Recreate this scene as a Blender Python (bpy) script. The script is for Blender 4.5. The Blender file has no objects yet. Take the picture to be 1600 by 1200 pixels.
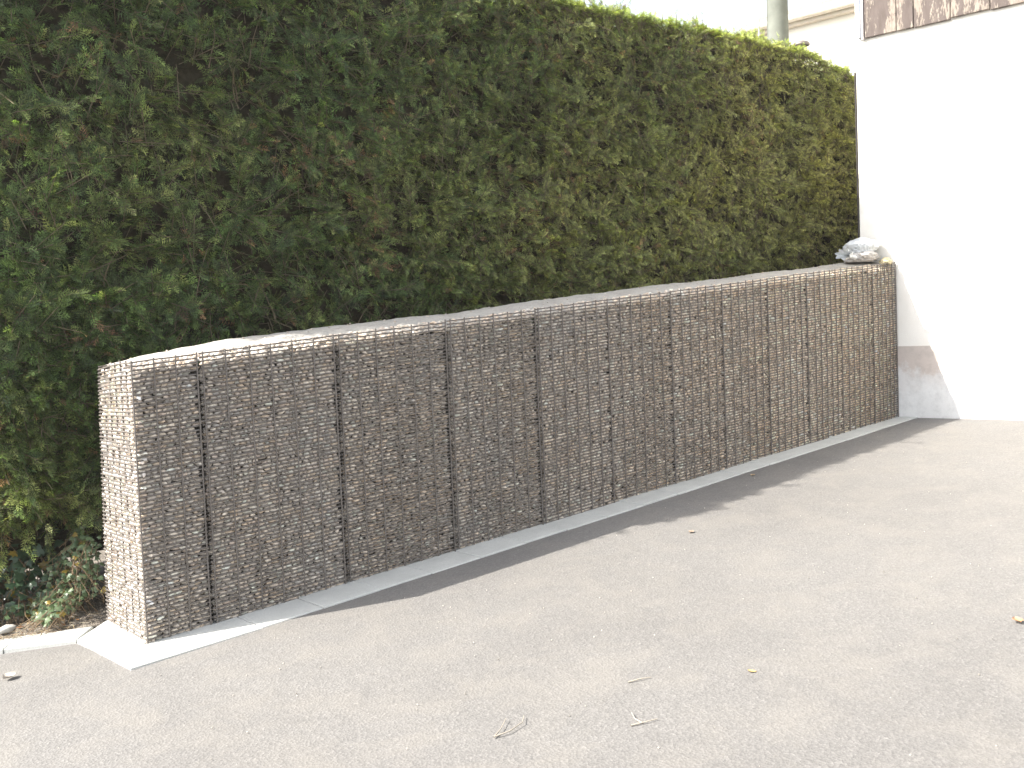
import bpy, bmesh, math, random
import numpy as np
from mathutils import Vector, Matrix
R = math.radians
rng = np.random.default_rng(7)
random.seed(7)
sc = bpy.context.scene

# ------------------------------------------------------------------ camera
YAW, PITCH, ROLL = 0.8844, 0.0537, -0.0410
CAM = (-1.6957, -4.7821, 1.3885)
fw = np.array([math.cos(YAW)*math.cos(PITCH), math.sin(YAW)*math.cos(PITCH), -math.sin(PITCH)])
rt = np.array([math.sin(YAW), -math.cos(YAW), 0.0])
dn = np.cross(fw, rt)
r2 = rt*math.cos(ROLL) - dn*math.sin(ROLL)
d2 = dn*math.cos(ROLL) + rt*math.sin(ROLL)
cd = bpy.data.cameras.new('camera')
cam = bpy.data.objects.new('camera', cd)
sc.collection.objects.link(cam)
m = Matrix(((r2[0], -d2[0], -fw[0], CAM[0]), (r2[1], -d2[1], -fw[1], CAM[1]), (r2[2], -d2[2], -fw[2], CAM[2]), (0, 0, 0, 1)))
cam.matrix_world = m
cd.sensor_width = 36
cd.lens = 1650.0/1600.0*36
cd.clip_start = 0.05
cd.clip_end = 2000
sc.camera = cam

# ------------------------------------------------------------------ light
SUN = Vector((-0.97, 0.42, 1.0)).normalized()
w = bpy.data.worlds.new('World')
sc.world = w
w.use_nodes = True
nt = w.node_tree
nt.nodes.clear()
sky = nt.nodes.new('ShaderNodeTexSky')
sky.sky_type = 'NISHITA'
sky.sun_disc = False
sky.sun_elevation = math.asin(SUN.z)
sky.sun_rotation = math.atan2(SUN.x, SUN.y)
sky.air_density = 1.0
sky.dust_density = 2.5
bg = nt.nodes.new('ShaderNodeBackground')
bg.inputs['Strength'].default_value = 0.14
ow = nt.nodes.new('ShaderNodeOutputWorld')
hs = nt.nodes.new('ShaderNodeHueSaturation')
hs.inputs['Saturation'].default_value = 0.40      # thin bright haze over the whole sky
nt.links.new(sky.outputs[0], hs.inputs['Color'])
nt.links.new(hs.outputs[0], bg.inputs['Color'])
nt.links.new(bg.outputs[0], ow.inputs['Surface'])
sd = bpy.data.lights.new('sun', 'SUN')
sd.energy = 3.7
sd.angle = R(0.5)
sd.color = (1.0, 0.95, 0.87)
so = bpy.data.objects.new('sun', sd)
sc.collection.objects.link(so)
so.rotation_euler = SUN.to_track_quat('Z', 'Y').to_euler()
so.location = (-6, 3, 8)
sc.view_settings.view_transform = 'Standard'
sc.view_settings.look = 'None'
sc.view_settings.gamma = 1.0
sc.view_settings.use_curve_mapping = False
sc.view_settings.exposure = 1.75
sc.cycles.max_bounces = 8
sc.cycles.diffuse_bounces = 5
sc.cycles.transmission_bounces = 4

# ------------------------------------------------------------------ constants of the place
HAZE = 0.0015  # density of the air volume added for lens veil
S = 0.078            # slope of the yard, rising toward the house
H = 1.30             # height of the gabion
L = 6.413            # where the gabion meets the house
FA = 0.1059          # the house front is not quite square to the gabion
CF, SF = math.cos(FA), math.sin(FA)
JX = [0.0, .3177, 1.0574, 1.7699, 2.4242, 3.0308, 3.6185, 4.1503, 4.665, 5.1518, 5.5943, 6.0501, L-.012]
ROWS = 69
def gz(x): return S*x
def depth(h): return 0.545 - 0.10*h/H       # the basket stands a little deeper at its foot
def fac(t, z, out=0.0):
    """point on the house front: t metres toward the street from y=0, out = distance off the wall"""
    return (L + t*SF - out*CF, -t*CF - out*SF, z)

# ------------------------------------------------------------------ helpers
def tag(o, label=None, cat=None, group=None, kind=None):
    if label: o['label'] = label
    if cat: o['category'] = cat
    if group: o['group'] = group
    if kind: o['kind'] = kind
    return o
def link(name, me, mat=None, parent=None):
    o = bpy.data.objects.new(name, me)
    sc.collection.objects.link(o)
    if mat is not None and me is not None: me.materials.append(mat)
    if parent is not None:
        o.parent = parent
        o.matrix_parent_inverse = Matrix.Translation(-parent.location) if parent.location.length > 0 else Matrix()
    return o
def empty(name, loc=(0, 0, 0)):
    o = bpy.data.objects.new(name, None)
    sc.collection.objects.link(o)
    o.location = loc
    o.empty_display_size = .2
    return o
def npmesh(name, V, F, C=None, smooth=False):
    """V (n,3), F (m,k) uniform faces, C (n,3) colour per vertex"""
    me = bpy.data.meshes.new(name)
    V = np.ascontiguousarray(V, np.float32); F = np.ascontiguousarray(F, np.int32)
    k = F.shape[1]
    me.vertices.add(len(V)); me.vertices.foreach_set('co', V.ravel())
    me.loops.add(F.size); me.loops.foreach_set('vertex_index', F.ravel())
    me.polygons.add(len(F))
    me.polygons.foreach_set('loop_start', np.arange(0, F.size, k, dtype=np.int32))
    me.polygons.foreach_set('loop_total', np.full(len(F), k, np.int32))
    if smooth: me.polygons.foreach_set('use_smooth', np.ones(len(F), bool))
    me.update(calc_edges=True)
    if C is not None:
        a = me.color_attributes.new('Col', 'FLOAT_COLOR', 'POINT')
        a.data.foreach_set('color', np.concatenate([C, np.ones((len(C), 1))], 1).astype(np.float32).ravel())
    return me
def stamp(tv, tf, M, T, C):
    """stamp a template (tv,tf) with matrices M (n,3,3), offsets T, colours C (n,3)"""
    n = len(T)
    V = np.einsum('nij,vj->nvi', M, tv) + T[:, None, :]
    F = tf[None] + (np.arange(n)*len(tv))[:, None, None]
    return V.reshape(-1, 3), F.reshape(-1, tf.shape[1]), np.repeat(C, len(tv), 0)
def join(parts):
    V, F, C = [], [], []; o = 0
    for v, f, c in parts:
        V.append(v); F.append(f+o); C.append(c); o += len(v)
    return np.concatenate(V), np.concatenate(F), np.concatenate(C)
def tubes(segs, r, n=6):
    """straight rods; segs (m,2,3)"""
    segs = np.asarray(segs, float)
    a, b = segs[:, 0], segs[:, 1]
    d = b-a; d /= np.linalg.norm(d, axis=1, keepdims=True)
    up = np.where(np.abs(d[:, 2:3]) > .8, np.array([[1., 0, 0]]), np.array([[0, 0, 1.]]))
    u = np.cross(d, up); u /= np.linalg.norm(u, axis=1, keepdims=True); v = np.cross(d, u)
    ang = np.arange(n)*2*np.pi/n
    ring = u[:, None]*np.cos(ang)[None, :, None] + v[:, None]*np.sin(ang)[None, :, None]
    rr = np.broadcast_to(np.asarray(r, float), (len(a),))[:, None, None]
    V = np.concatenate([a[:, None]+ring*rr, b[:, None]+ring*rr], 1).reshape(-1, 3)
    i = np.arange(n); q = np.stack([i, (i+1) % n, (i+1) % n+n, i+n], 1)
    F = (q[None] + (np.arange(len(a))*2*n)[:, None, None]).reshape(-1, 4)
    return V, F
def polytube(pts, rad, n=6, cap=True):
    """curved tapering tube -> verts, quads"""
    pts = np.asarray(pts, float); rad = np.broadcast_to(rad, (len(pts),))
    V = []; t = np.gradient(pts, axis=0)
    for p, d, r in zip(pts, t, rad):
        d = d/np.linalg.norm(d); up = np.array([1., 0, 0]) if abs(d[2]) > .8 else np.array([0, 0, 1.])
        u = np.cross(d, up); u /= np.linalg.norm(u); v = np.cross(d, u)
        for k in range(n):
            a = 2*np.pi*k/n; V.append(p + r*(u*np.cos(a)+v*np.sin(a)))
    F = [[j*n+k, j*n+(k+1) % n, (j+1)*n+(k+1) % n, (j+1)*n+k] for j in range(len(pts)-1) for k in range(n)]
    return np.array(V), np.array(F)
def bmobj(name, bm, mat, parent=None, smooth=False, bevel=0):
    if bevel: bmesh.ops.bevel(bm, geom=list(bm.edges), offset=bevel, segments=2, affect='EDGES', clamp_overlap=True)
    bmesh.ops.recalc_face_normals(bm, faces=bm.faces)
    me = bpy.data.meshes.new(name); bm.to_mesh(me); bm.free()
    if smooth:
        for p in me.polygons: p.use_smooth = True
    return link(name, me, mat, parent)
def hexa(bm, P):
    """box from 8 points: bottom 4 then top 4"""
    v = [bm.verts.new(p) for p in P]
    for f in ((0, 3, 2, 1), (4, 5, 6, 7), (0, 1, 5, 4), (1, 2, 6, 5), (2, 3, 7, 6), (3, 0, 4, 7)): bm.faces.new([v[i] for i in f])
def fbox(bm, t0, t1, z0, z1, o0, o1):
    """box on the house front"""
    P = [fac(t0, z0, o0), fac(t1, z0, o0), fac(t1, z0, o1), fac(t0, z0, o1)]
    hexa(bm, P + [(p[0], p[1], z1) for p in P])
class Noise:
    def __init__(s, scale, seed, n=24):
        g = np.random.default_rng(seed)
        d = g.normal(size=(n, 3)); d /= np.linalg.norm(d, axis=1, keepdims=True)
        s.k = d*(2*np.pi/scale)*g.uniform(.6, 1.6, (n, 1)); s.p = g.uniform(0, 6.28, n); s.n = n
    def __call__(s, P):
        return np.sin(P@s.k.T+s.p).sum(1)/math.sqrt(s.n/2)

# ------------------------------------------------------------------ materials
def new_mat(name):
    m = bpy.data.materials.new(name); m.use_nodes = True
    n = m.node_tree; b = n.nodes['Principled BSDF']
    return m, n, b
def N(n, t, **kw):
    x = n.nodes.new(t)
    for k, v in kw.items():
        if k.startswith('_'): setattr(x, k[1:], v)
        else: x.inputs[k].default_value = v
    return x
def coords(n):
    return N(n, 'ShaderNodeTexCoord').outputs['Object']
def noise(n, co, scale, detail=4, rough=.55, dist=0):
    x = N(n, 'ShaderNodeTexNoise', Scale=scale, Detail=detail, Roughness=rough, Distortion=dist)
    n.links.new(co, x.inputs['Vector']); return x.outputs['Fac']
def ramp(n, fac_, stops):
    r = n.nodes.new('ShaderNodeValToRGB'); e = r.color_ramp.elements
    while len(e) < len(stops): e.new(.5)
    for x, (p, c) in zip(e, stops):
        x.position = p; x.color = (*c, 1) if len(c) == 3 else c
    n.links.new(fac_, r.inputs[0]); return r.outputs[0]
def mix(n, a, b, f, mode='MIX'):
    x = n.nodes.new('ShaderNodeMix'); x.data_type = 'RGBA'; x.blend_type = mode
    for s, v in ((x.inputs[0], f), (x.inputs[6], a), (x.inputs[7], b)):
        if hasattr(v, 'links'): n.links.new(v, s)
        else: s.default_value = v if not isinstance(v, tuple) else (*v, 1)
    return x.outputs[2]
def bump(n, b, h, strength, dist):
    x = N(n, 'ShaderNodeBump', Strength=strength, Distance=dist)
    n.links.new(h, x.inputs['Height'])
    if b.inputs['Normal'].links: n.links.new(b.inputs['Normal'].links[0].from_socket, x.inputs['Normal'])
    n.links.new(x.outputs[0], b.inputs['Normal'])
def g3(v): return (v, v, v)

def mat_asphalt():
    m, n, b = new_mat('worn_asphalt'); co = coords(n)
    big = noise(n, co, .55, 5, .6); mid = noise(n, co, 3.2, 5, .65, .4)
    v = N(n, 'ShaderNodeTexVoronoi', Scale=95.0); n.links.new(co, v.inputs['Vector'])
    v2 = N(n, 'ShaderNodeTexVoronoi', Scale=210.0); n.links.new(co, v2.inputs['Vector'])
    base = ramp(n, big, [(.3, (.132, .126, .119)), (.7, (.160, .154, .146))])
    agg = ramp(n, v.outputs['Color'], [(.1, g3(.80)), (.5, g3(.98)), (.8, g3(1.08)), (.97, g3(1.35))])
    c = mix(n, base, agg, .75, 'MULTIPLY')
    agg2 = ramp(n, v2.outputs['Color'], [(.0, g3(.72)), (.6, g3(1.0)), (.95, g3(1.4))])
    c = mix(n, c, agg2, .55, 'MULTIPLY')
    dust = ramp(n, mid, [(.44, g3(0)), (.66, g3(1))])
    c = mix(n, c, (.195, .182, .162), mix(n, g3(0), g3(.40), dust))
    sp = noise(n, co, 26, 2, .5); spm = ramp(n, sp, [(.735, g3(0)), (.80, g3(.45))])
    c = mix(n, c, (.27, .255, .23), spm)
    ck = noise(n, co, 1.7, 2, .5, 1.2)
    n.links.new(c, b.inputs['Base Color'])
    b.inputs['Roughness'].default_value = .72
    b.inputs['Specular IOR Level'].default_value = .45
    bump(n, b, v.outputs['Distance'], .55, .0035)
    bump(n, b, v2.outputs['Distance'], .35, .0016)
    bump(n, b, mid, .25, .008)
    return m
def mat_concrete(name, a, bb, sc_=6):
    m, n, b = new_mat(name); co = coords(n)
    x = noise(n, co, sc_, 6, .65); c = ramp(n, x, [(.3, a), (.7, bb)])
    f = noise(n, co, 180, 2, .5); c = mix(n, c, ramp(n, f, [(.3, g3(.82)), (.6, g3(1.05))]), .8, 'MULTIPLY')
    n.links.new(c, b.inputs['Base Color']); b.inputs['Roughness'].default_value = .85
    bump(n, b, f, .25, .002)
    return m
def mat_col(name, rough, tr=0.0, spec=.3, var=None, bumps=None):
    m, n, b = new_mat(name)
    a = N(n, 'ShaderNodeAttribute', _attribute_name='Col'); c = a.outputs['Color']
    co = coords(n)
    if var:
        x = noise(n, co, var[0], 3, .6); c = mix(n, c, ramp(n, x, [(.3, g3(var[1])), (.7, g3(var[2]))]), 1.0, 'MULTIPLY')
    n.links.new(c, b.inputs['Base Color'])
    b.inputs['Roughness'].default_value = rough; b.inputs['Specular IOR Level'].default_value = spec
    if bumps: bump(n, b, noise(n, co, bumps[0], 3, .6), bumps[1], bumps[2])
    if tr:
        t = n.nodes.new('ShaderNodeBsdfTranslucent'); ms = n.nodes.new('ShaderNodeMixShader')
        tc = mix(n, c, (1.25, 1.35, .55), 1.0, 'MULTIPLY'); n.links.new(tc, t.inputs['Color'])
        ms.inputs[0].default_value = tr
        n.links.new(b.outputs[0], ms.inputs[1]); n.links.new(t.outputs[0], ms.inputs[2])
        n.links.new(ms.outputs[0], n.nodes['Material Output'].inputs['Surface'])
    return m
M_asphalt = mat_asphalt()
M_curb = mat_concrete('pale_concrete', (.43, .435, .41), (.52, .525, .495))
M_stone = mat_col('pebbles', .8, 0, .35, (70, .8, 1.15), (160, .35, .002))
M_leaf = mat_col('conifer_foliage', .5, .38, .4)
M_ivy = mat_col('ivy_leaf', .38, .18, .5, (60, .8, 1.15))
M_litter = mat_col('dry_litter', .8, .12, .2)
def mat_wire():
    m, n, b = new_mat('weathered_steel_wire'); co = coords(n)
    x = noise(n, co, 9, 4, .6)
    c = ramp(n, x, [(.35, (.130, .112, .098)), (.55, (.150, .132, .118)), (.75, (.180, .163, .148))])
    n.links.new(c, b.inputs['Base Color']); b.inputs['Roughness'].default_value = .6; b.inputs['Metallic'].default_value = .25
    return m
M_wire = mat_wire()
def mat_sand():
    m, n, b = new_mat('sandy_fill'); co = coords(n)
    x = noise(n, co, 7, 6, .65); c = ramp(n, x, [(.3, (.36, .335, .30)), (.7, (.48, .455, .41))])
    f = noise(n, co, 90, 3, .7); c = mix(n, c, ramp(n, f, [(.35, g3(.65)), (.6, g3(1.08))]), .8, 'MULTIPLY')
    n.links.new(c, b.inputs['Base Color']); b.inputs['Roughness'].default_value = .95
    bump(n, b, f, .6, .006); return m
M_sand = mat_sand()
def mat_dark(name, a, bb, s=8):
    m, n, b = new_mat(name); co = coords(n)
    x = noise(n, co, s, 6, .7); n.links.new(ramp(n, x, [(.35, a), (.65, bb)]), b.inputs['Base Color'])
    b.inputs['Roughness'].default_value = 1; b.inputs['Specular IOR Level'].default_value = .05
    bump(n, b, x, .8, .03); return m
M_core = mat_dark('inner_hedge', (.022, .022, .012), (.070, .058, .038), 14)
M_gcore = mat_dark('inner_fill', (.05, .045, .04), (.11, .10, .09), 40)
def mat_soil():
    m, n, b = new_mat('gritty_soil'); co = coords(n)
    x = noise(n, co, 9, 6, .7); c = ramp(n, x, [(.3, (.085, .070, .055)), (.7, (.19, .165, .135))])
    v = N(n, 'ShaderNodeTexVoronoi', Scale=120.0); n.links.new(co, v.inputs['Vector'])
    c = mix(n, c, ramp(n, v.outputs['Color'], [(.2, g3(.6)), (.9, g3(1.7))]), .8, 'MULTIPLY')
    n.links.new(c, b.inputs['Base Color']); b.inputs['Roughness'].default_value = .95
    bump(n, b, v.outputs['Distance'], .8, .006); bump(n, b, x, .6, .02); return m
M_soil = mat_soil()
def mat_render():
    m, n, b = new_mat('white_render'); co = coords(n)
    x = noise(n, co, 2.2, 6, .65); c = ramp(n, x, [(.3, (.74, .71, .65)), (.7, (.80, .78, .73))])
    f = noise(n, co, 150, 3, .6)
    n.links.new(c, b.inputs['Base Color']); b.inputs['Roughness'].default_value = .9
    bump(n, b, f, .35, .004); return m
def mat_plinth():
    m, n, b = new_mat('grey_plinth_paint'); co = coords(n)
    x = noise(n, co, 4.0, 6, .7)
    sp = n.nodes.new('ShaderNodeSeparateXYZ'); n.links.new(co, sp.inputs[0])
    a = n.nodes.new('ShaderNodeMath'); a.operation = 'MULTIPLY_ADD'; n.links.new(x, a.inputs[0]); a.inputs[1].default_value = .55; zs = n.nodes.new('ShaderNodeMath'); zs.operation = 'SUBTRACT'; n.links.new(sp.outputs['Z'], zs.inputs[0]); zs.inputs[1].default_value = .58; n.links.new(zs.outputs[0], a.inputs[2])
    c = ramp(n, a.outputs[0], [(.0, (.60, .595, .58)), (.42, (.66, .66, .65)), (.56, (.60, .58, .56)), (.62, (.50, .44, .40)), (.9, (.47, .42, .38))])
    st = noise(n, co, 14, 5, .7); c = mix(n, c, ramp(n, st, [(.3, g3(.8)), (.55, g3(1.03))]), .7, 'MULTIPLY')
    n.links.new(c, b.inputs['Base Color']); b.inputs['Roughness'].default_value = .85
    bump(n, b, st, .4, .006); return m
def mat_boards():
    m, n, b = new_mat('peeling_painted_boards'); co = coords(n)
    mp = n.nodes.new('ShaderNodeMapping'); mp.inputs['Scale'].default_value = (1, 1, .28); n.links.new(co, mp.inputs['Vector'])
    big = noise(n, mp.outputs[0], 6.5, 3, .55, .5); fine = noise(n, mp.outputs[0], 60, 4, .7, .3)
    a = n.nodes.new('ShaderNodeMath'); a.operation = 'MULTIPLY_ADD'; n.links.new(fine, a.inputs[0]); a.inputs[1].default_value = .55; n.links.new(big, a.inputs[2])
    mask = ramp(n, a.outputs[0], [(.74, g3(0)), (.80, g3(1))])
    paint = ramp(n, noise(n, mp.outputs[0], 22, 4, .6), [(.3, (.070, .052, .044)), (.7, (.105, .082, .072))])
    wood = ramp(n, fine, [(.3, (.15, .115, .09)), (.7, (.27, .235, .195))])
    n.links.new(mix(n, paint, wood, mask), b.inputs['Base Color']); b.inputs['Roughness'].default_value = .8
    bump(n, b, fine, .4, .004); bump(n, b, mask, .5, .002); return m
def mat_plain(name, col, rough=.6, metal=0, s=20, amp=.15, bstr=.2):
    m, n, b = new_mat(name); co = coords(n); x = noise(n, co, s, 4, .6)
    c = ramp(n, x, [(.3, tuple(v*(1-amp) for v in col)), (.7, tuple(min(1, v*(1+amp)) for v in col))])
    n.links.new(c, b.inputs['Base Color']); b.inputs['Roughness'].default_value = rough; b.inputs['Metallic'].default_value = metal
    bump(n, b, x, bstr, .004); return m
M_render, M_plinth, M_boards = mat_render(), mat_plinth(), mat_boards()

# ------------------------------------------------------------------ ground
def ground():
    # one sheet: fine near the yard, coarse to the horizon
    xs = np.concatenate([np.linspace(-300, -8, 12), np.linspace(-6, 9, 76), np.linspace(12, 300, 12)])
    ys = np.concatenate([np.linspace(-300, -9, 12), np.linspace(-8, 4, 61), np.linspace(7, 300, 12)])
    X, Y = np.meshgrid(xs, ys, indexing='ij')
    V = np.stack([X.ravel(), Y.ravel(), np.zeros(X.size)], 1)
    V[:, 2] = gz(np.clip(V[:, 0], -60, 40))
    nn = Noise(2.2, 3); near = (np.abs(V[:, 0]) < 9) & (np.abs(V[:, 1]) < 9)
    V[:, 2] += np.where(near, nn(V*np.array([1, 1, 0]))*.0015, 0) - np.where((V[:, 1] > .2), .012, 0)*np.clip((V[:, 1]-.2)/.4, 0, 1)
    i = np.arange(len(xs)-1)[:, None]*len(ys)+np.arange(len(ys)-1)[None]
    i = i.ravel(); F = np.stack([i, i+len(ys), i+len(ys)+1, i+1], 1)
    o = link('ground', npmesh('ground', V, F, smooth=True), M_asphalt)
    tag(o, kind='structure')
ground()
def sheet(name, poly, h0, mat, thick=.05, kind='structure'):
    bm = bmesh.new()
    lo = [(x, y, gz(x)-thick) for x, y in poly]; hi = [(x, y, gz(x)+h0) for x, y in poly]
    a = [bm.verts.new(p) for p in lo]; b = [bm.verts.new(p) for p in hi]
    bm.faces.new(b); bm.faces.new(a[::-1])
    for k in range(len(poly)):
        j = (k+1) % len(poly); bm.faces.new((a[k], a[j], b[j], b[k]))
    return bm
# concrete edging: corner slab, then slabs along the foot of the gabion, and the narrow strip leading off left
def edge_y(x): return -.262 + .0175*(x-.63)
bmC = bmesh.new()
def slab(bm, poly, h=.010):
    b2 = sheet('s', poly, h, None, .06)
    bmesh.ops.bevel(b2, geom=[e for e in b2.edges if all(v.co.z > gz(v.co.x) for v in e.verts)], offset=.004, segments=1, affect='EDGES')
    me = bpy.data.meshes.new('tmp'); b2.to_mesh(me); b2.free(); bm.from_mesh(me); bpy.data.meshes.remove(me)
slab(bmC, [(-.170, -.262), (.440, -.272), (.440, .10), (.02, .58), (-.199, .376)])
xj = .4445; k = 0
while xj < 6.4:
    x1 = min(xj+.328+.006*math.sin(k*2.3), 6.46); jj = .003*math.sin(k*4.1)
    slab(bmC, [(xj, edge_y(xj)+jj), (x1-.005, edge_y(x1)+jj), (x1-.005, .08), (xj, .08)], .010+.002*math.sin(k*1.7))
    xj = x1; k += 1
dx, dy = -.291, .202
for q in range(7):
    a0, a1 = q*.95+(0.004 if q else 0.0), (q+1)*.95-.004
    p = [(-.199+dx*a0-.004, .376+dy*a0), (-.199+dx*a1, .376+dy*a1), (-.199+dx*a1+.105, .376+dy*a1+.145), (-.199+dx*a0+.125, .376+dy*a0+.150)]
    slab(bmC, p, .010)
tag(bmobj('curb', bmC, M_curb), kind='structure')
# soil bed under the hedge
bm = bmesh.new()
sx = np.linspace(-3.2, 8.6, 119); sy = np.linspace(.42, 2.6, 30)
def soil_front(x): return np.interp(x, [-3.2, -.30, -.10, .06, 8.6], [2.52, .62, .53, .52, .50])
vs = {}
nz = Noise(.35, 12)
for i, x in enumerate(sx):
    for j in range(30):
        f = soil_front(x); y = f + (2.9-f)*(j/29)**1.5
        z = gz(x)+.004 + .05*min(1, (y-f)/.5) + float(nz(np.array([[x, y, 0]]))[0])*.010*min(1, (y-f)/.1)
        vs[i, j] = bm.verts.new((x, y, z))
for i in range(118):
    for j in range(29): bm.faces.new((vs[i, j], vs[i+1, j], vs[i+1, j+1], vs[i, j+1]))
tag(bmobj('soil', bm, M_soil, smooth=True), kind='structure')

# ------------------------------------------------------------------ gabion wall
def ico(sub):
    bm = bmesh.new(); bmesh.ops.create_icosphere(bm, subdivisions=sub, radius=1)
    V = np.array([v.co[:] for v in bm.verts]); F = np.array([[v.index for v in f.verts] for f in bm.faces]); bm.free(); return V, F
I1 = ico(2); I0 = ico(1)
def stone_templates(I, n, seed):
    g = np.random.default_rng(seed); out = []
    for k in range(n):
        V = I[0].copy(); nn = Noise(1.3, seed*50+k, 8)
        V = V*(1+.10*nn(V))[:, None]
        for q in range(3):                                    # broken faces
            d = g.normal(size=3); d /= np.linalg.norm(d); c = g.uniform(.62, .9)
            s_ = V@d; V -= np.where(s_ > c, s_-c, 0)[:, None]*d
        out.append((V, I[1]))
    return out
ST1, ST0 = stone_templates(I1, 8, 1), stone_templates(I0, 4, 2)
pal = np.array([[.30, .265, .23], [.24, .22, .20], [.36, .33, .29], [.20, .185, .17], [.33, .27, .21], [.23, .235, .215], [.46, .43, .385], [.27, .225, .195], [.17, .165, .16]])
palp = np.array([.2, .17, .15, .12, .1, .08, .05, .08, .05])
hue = Noise(.55, 5); hue2 = Noise(.22, 6)
def stone_cols(P, g):
    c = pal[g.choice(len(pal), len(P), p=palp)]*g.uniform(.86, 1.16, (len(P), 1))
    c = c*.72+np.array([.285, .255, .222])*.28
    a = hue(P)[:, None]; b = hue2(P)[:, None]
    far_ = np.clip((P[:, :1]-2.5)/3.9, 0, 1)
    c = c*(1+far_*np.array([[.42, .30, .16]]))  # stones warmed and lightened toward the house, lens veil put into their colour
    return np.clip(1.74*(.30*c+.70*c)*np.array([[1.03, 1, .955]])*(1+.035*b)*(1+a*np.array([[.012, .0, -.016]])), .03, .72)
def rotm(g, n, ax=.25, flat=True):
    """small random rotations about y (in the plane of the face) and x, z"""
    a, b, c = g.normal(0, ax, n), g.normal(0, .3, n), g.normal(0, .35, n)
    ca, sa, cb, sb, cc, s_c = np.cos(a), np.sin(a), np.cos(b), np.sin(b), np.cos(c), np.sin(c)
    Z = np.zeros(n); O = np.ones(n)
    Ry = np.stack([ca, Z, sa, Z, O, Z, -sa, Z, ca], 1).reshape(n, 3, 3)
    Rx = np.stack([O, Z, Z, Z, cb, -sb, Z, sb, cb], 1).reshape(n, 3, 3)
    Rz = np.stack([cc, -s_c, Z, s_c, cc, Z, Z, Z, O], 1).reshape(n, 3, 3)
    return Ry@Rx@Rz
def crest(x): return .005*math.sin(x*2.1+.5)+.004*math.sin(x*5.3)
def fill_top(x, y):
    """height of the fill above the sloping base line"""
    base = np.interp(y, [0, .02, .08, .20, .36, .50, .60], [1.255, 1.262, 1.296, 1.326, 1.342, 1.325, 1.27])
    e = np.clip(x/.75, 0, 1)
    r = np.clip((L-x)/.9, 0, 1)
    return base - (1-e)**1.3*.055*np.clip(y/.3, .1, 1) - (1-r)*.015 + crest(x)*np.clip(y/.15, .5, 1)
def pack_face(g, u0, u1, h1, put, tmpl, wmin=.016, wmax=.050, pitch=.0178, rec=.0, sc_=1.0):
    """rows of flat pebbles; put(u,h,y) -> world"""
    U, Hh, A = [], [], []
    row = 0; PR = (H-.008)/ROWS
    while True:
        h = .006+(row+.5)*PR if sc_ == 1.0 else .006+row*pitch*sc_
        row += 1
        u = u0 + g.uniform(-.015, .01)
        top = h1
        if h > top: break
        while u < u1:
            a = g.uniform(wmin, wmax)*sc_
            U.append(u+a/2); Hh.append(h+g.normal(0, .0014 if sc_ == 1.0 else .004)); A.append(a)
            u += a*g.uniform(.86, 1.0)
    U, Hh, A = map(np.array, (U, Hh, A))
    keep = (U > u0+.004) & (U < u1-.004)
    return U[keep], Hh[keep], A[keep]
g = np.random.default_rng(21)
gw = empty('gabion_wall', (0, 0, 0))
tag(gw, 'long low wall of pebble-filled wire baskets standing in front of the clipped hedge', 'gabion wall')
GAP = .016
front_wob = Noise(.5, 77)
def bulge(x, h, k):
    a, b = JX[k], JX[k+1]; m_ = (x-a)/(b-a)
    return -.006*np.sin(np.pi*np.clip(m_, 0, 1))*np.sin(np.pi*np.clip(h/H, 0, 1)) - .003*math.sin(k*2.2)
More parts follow.
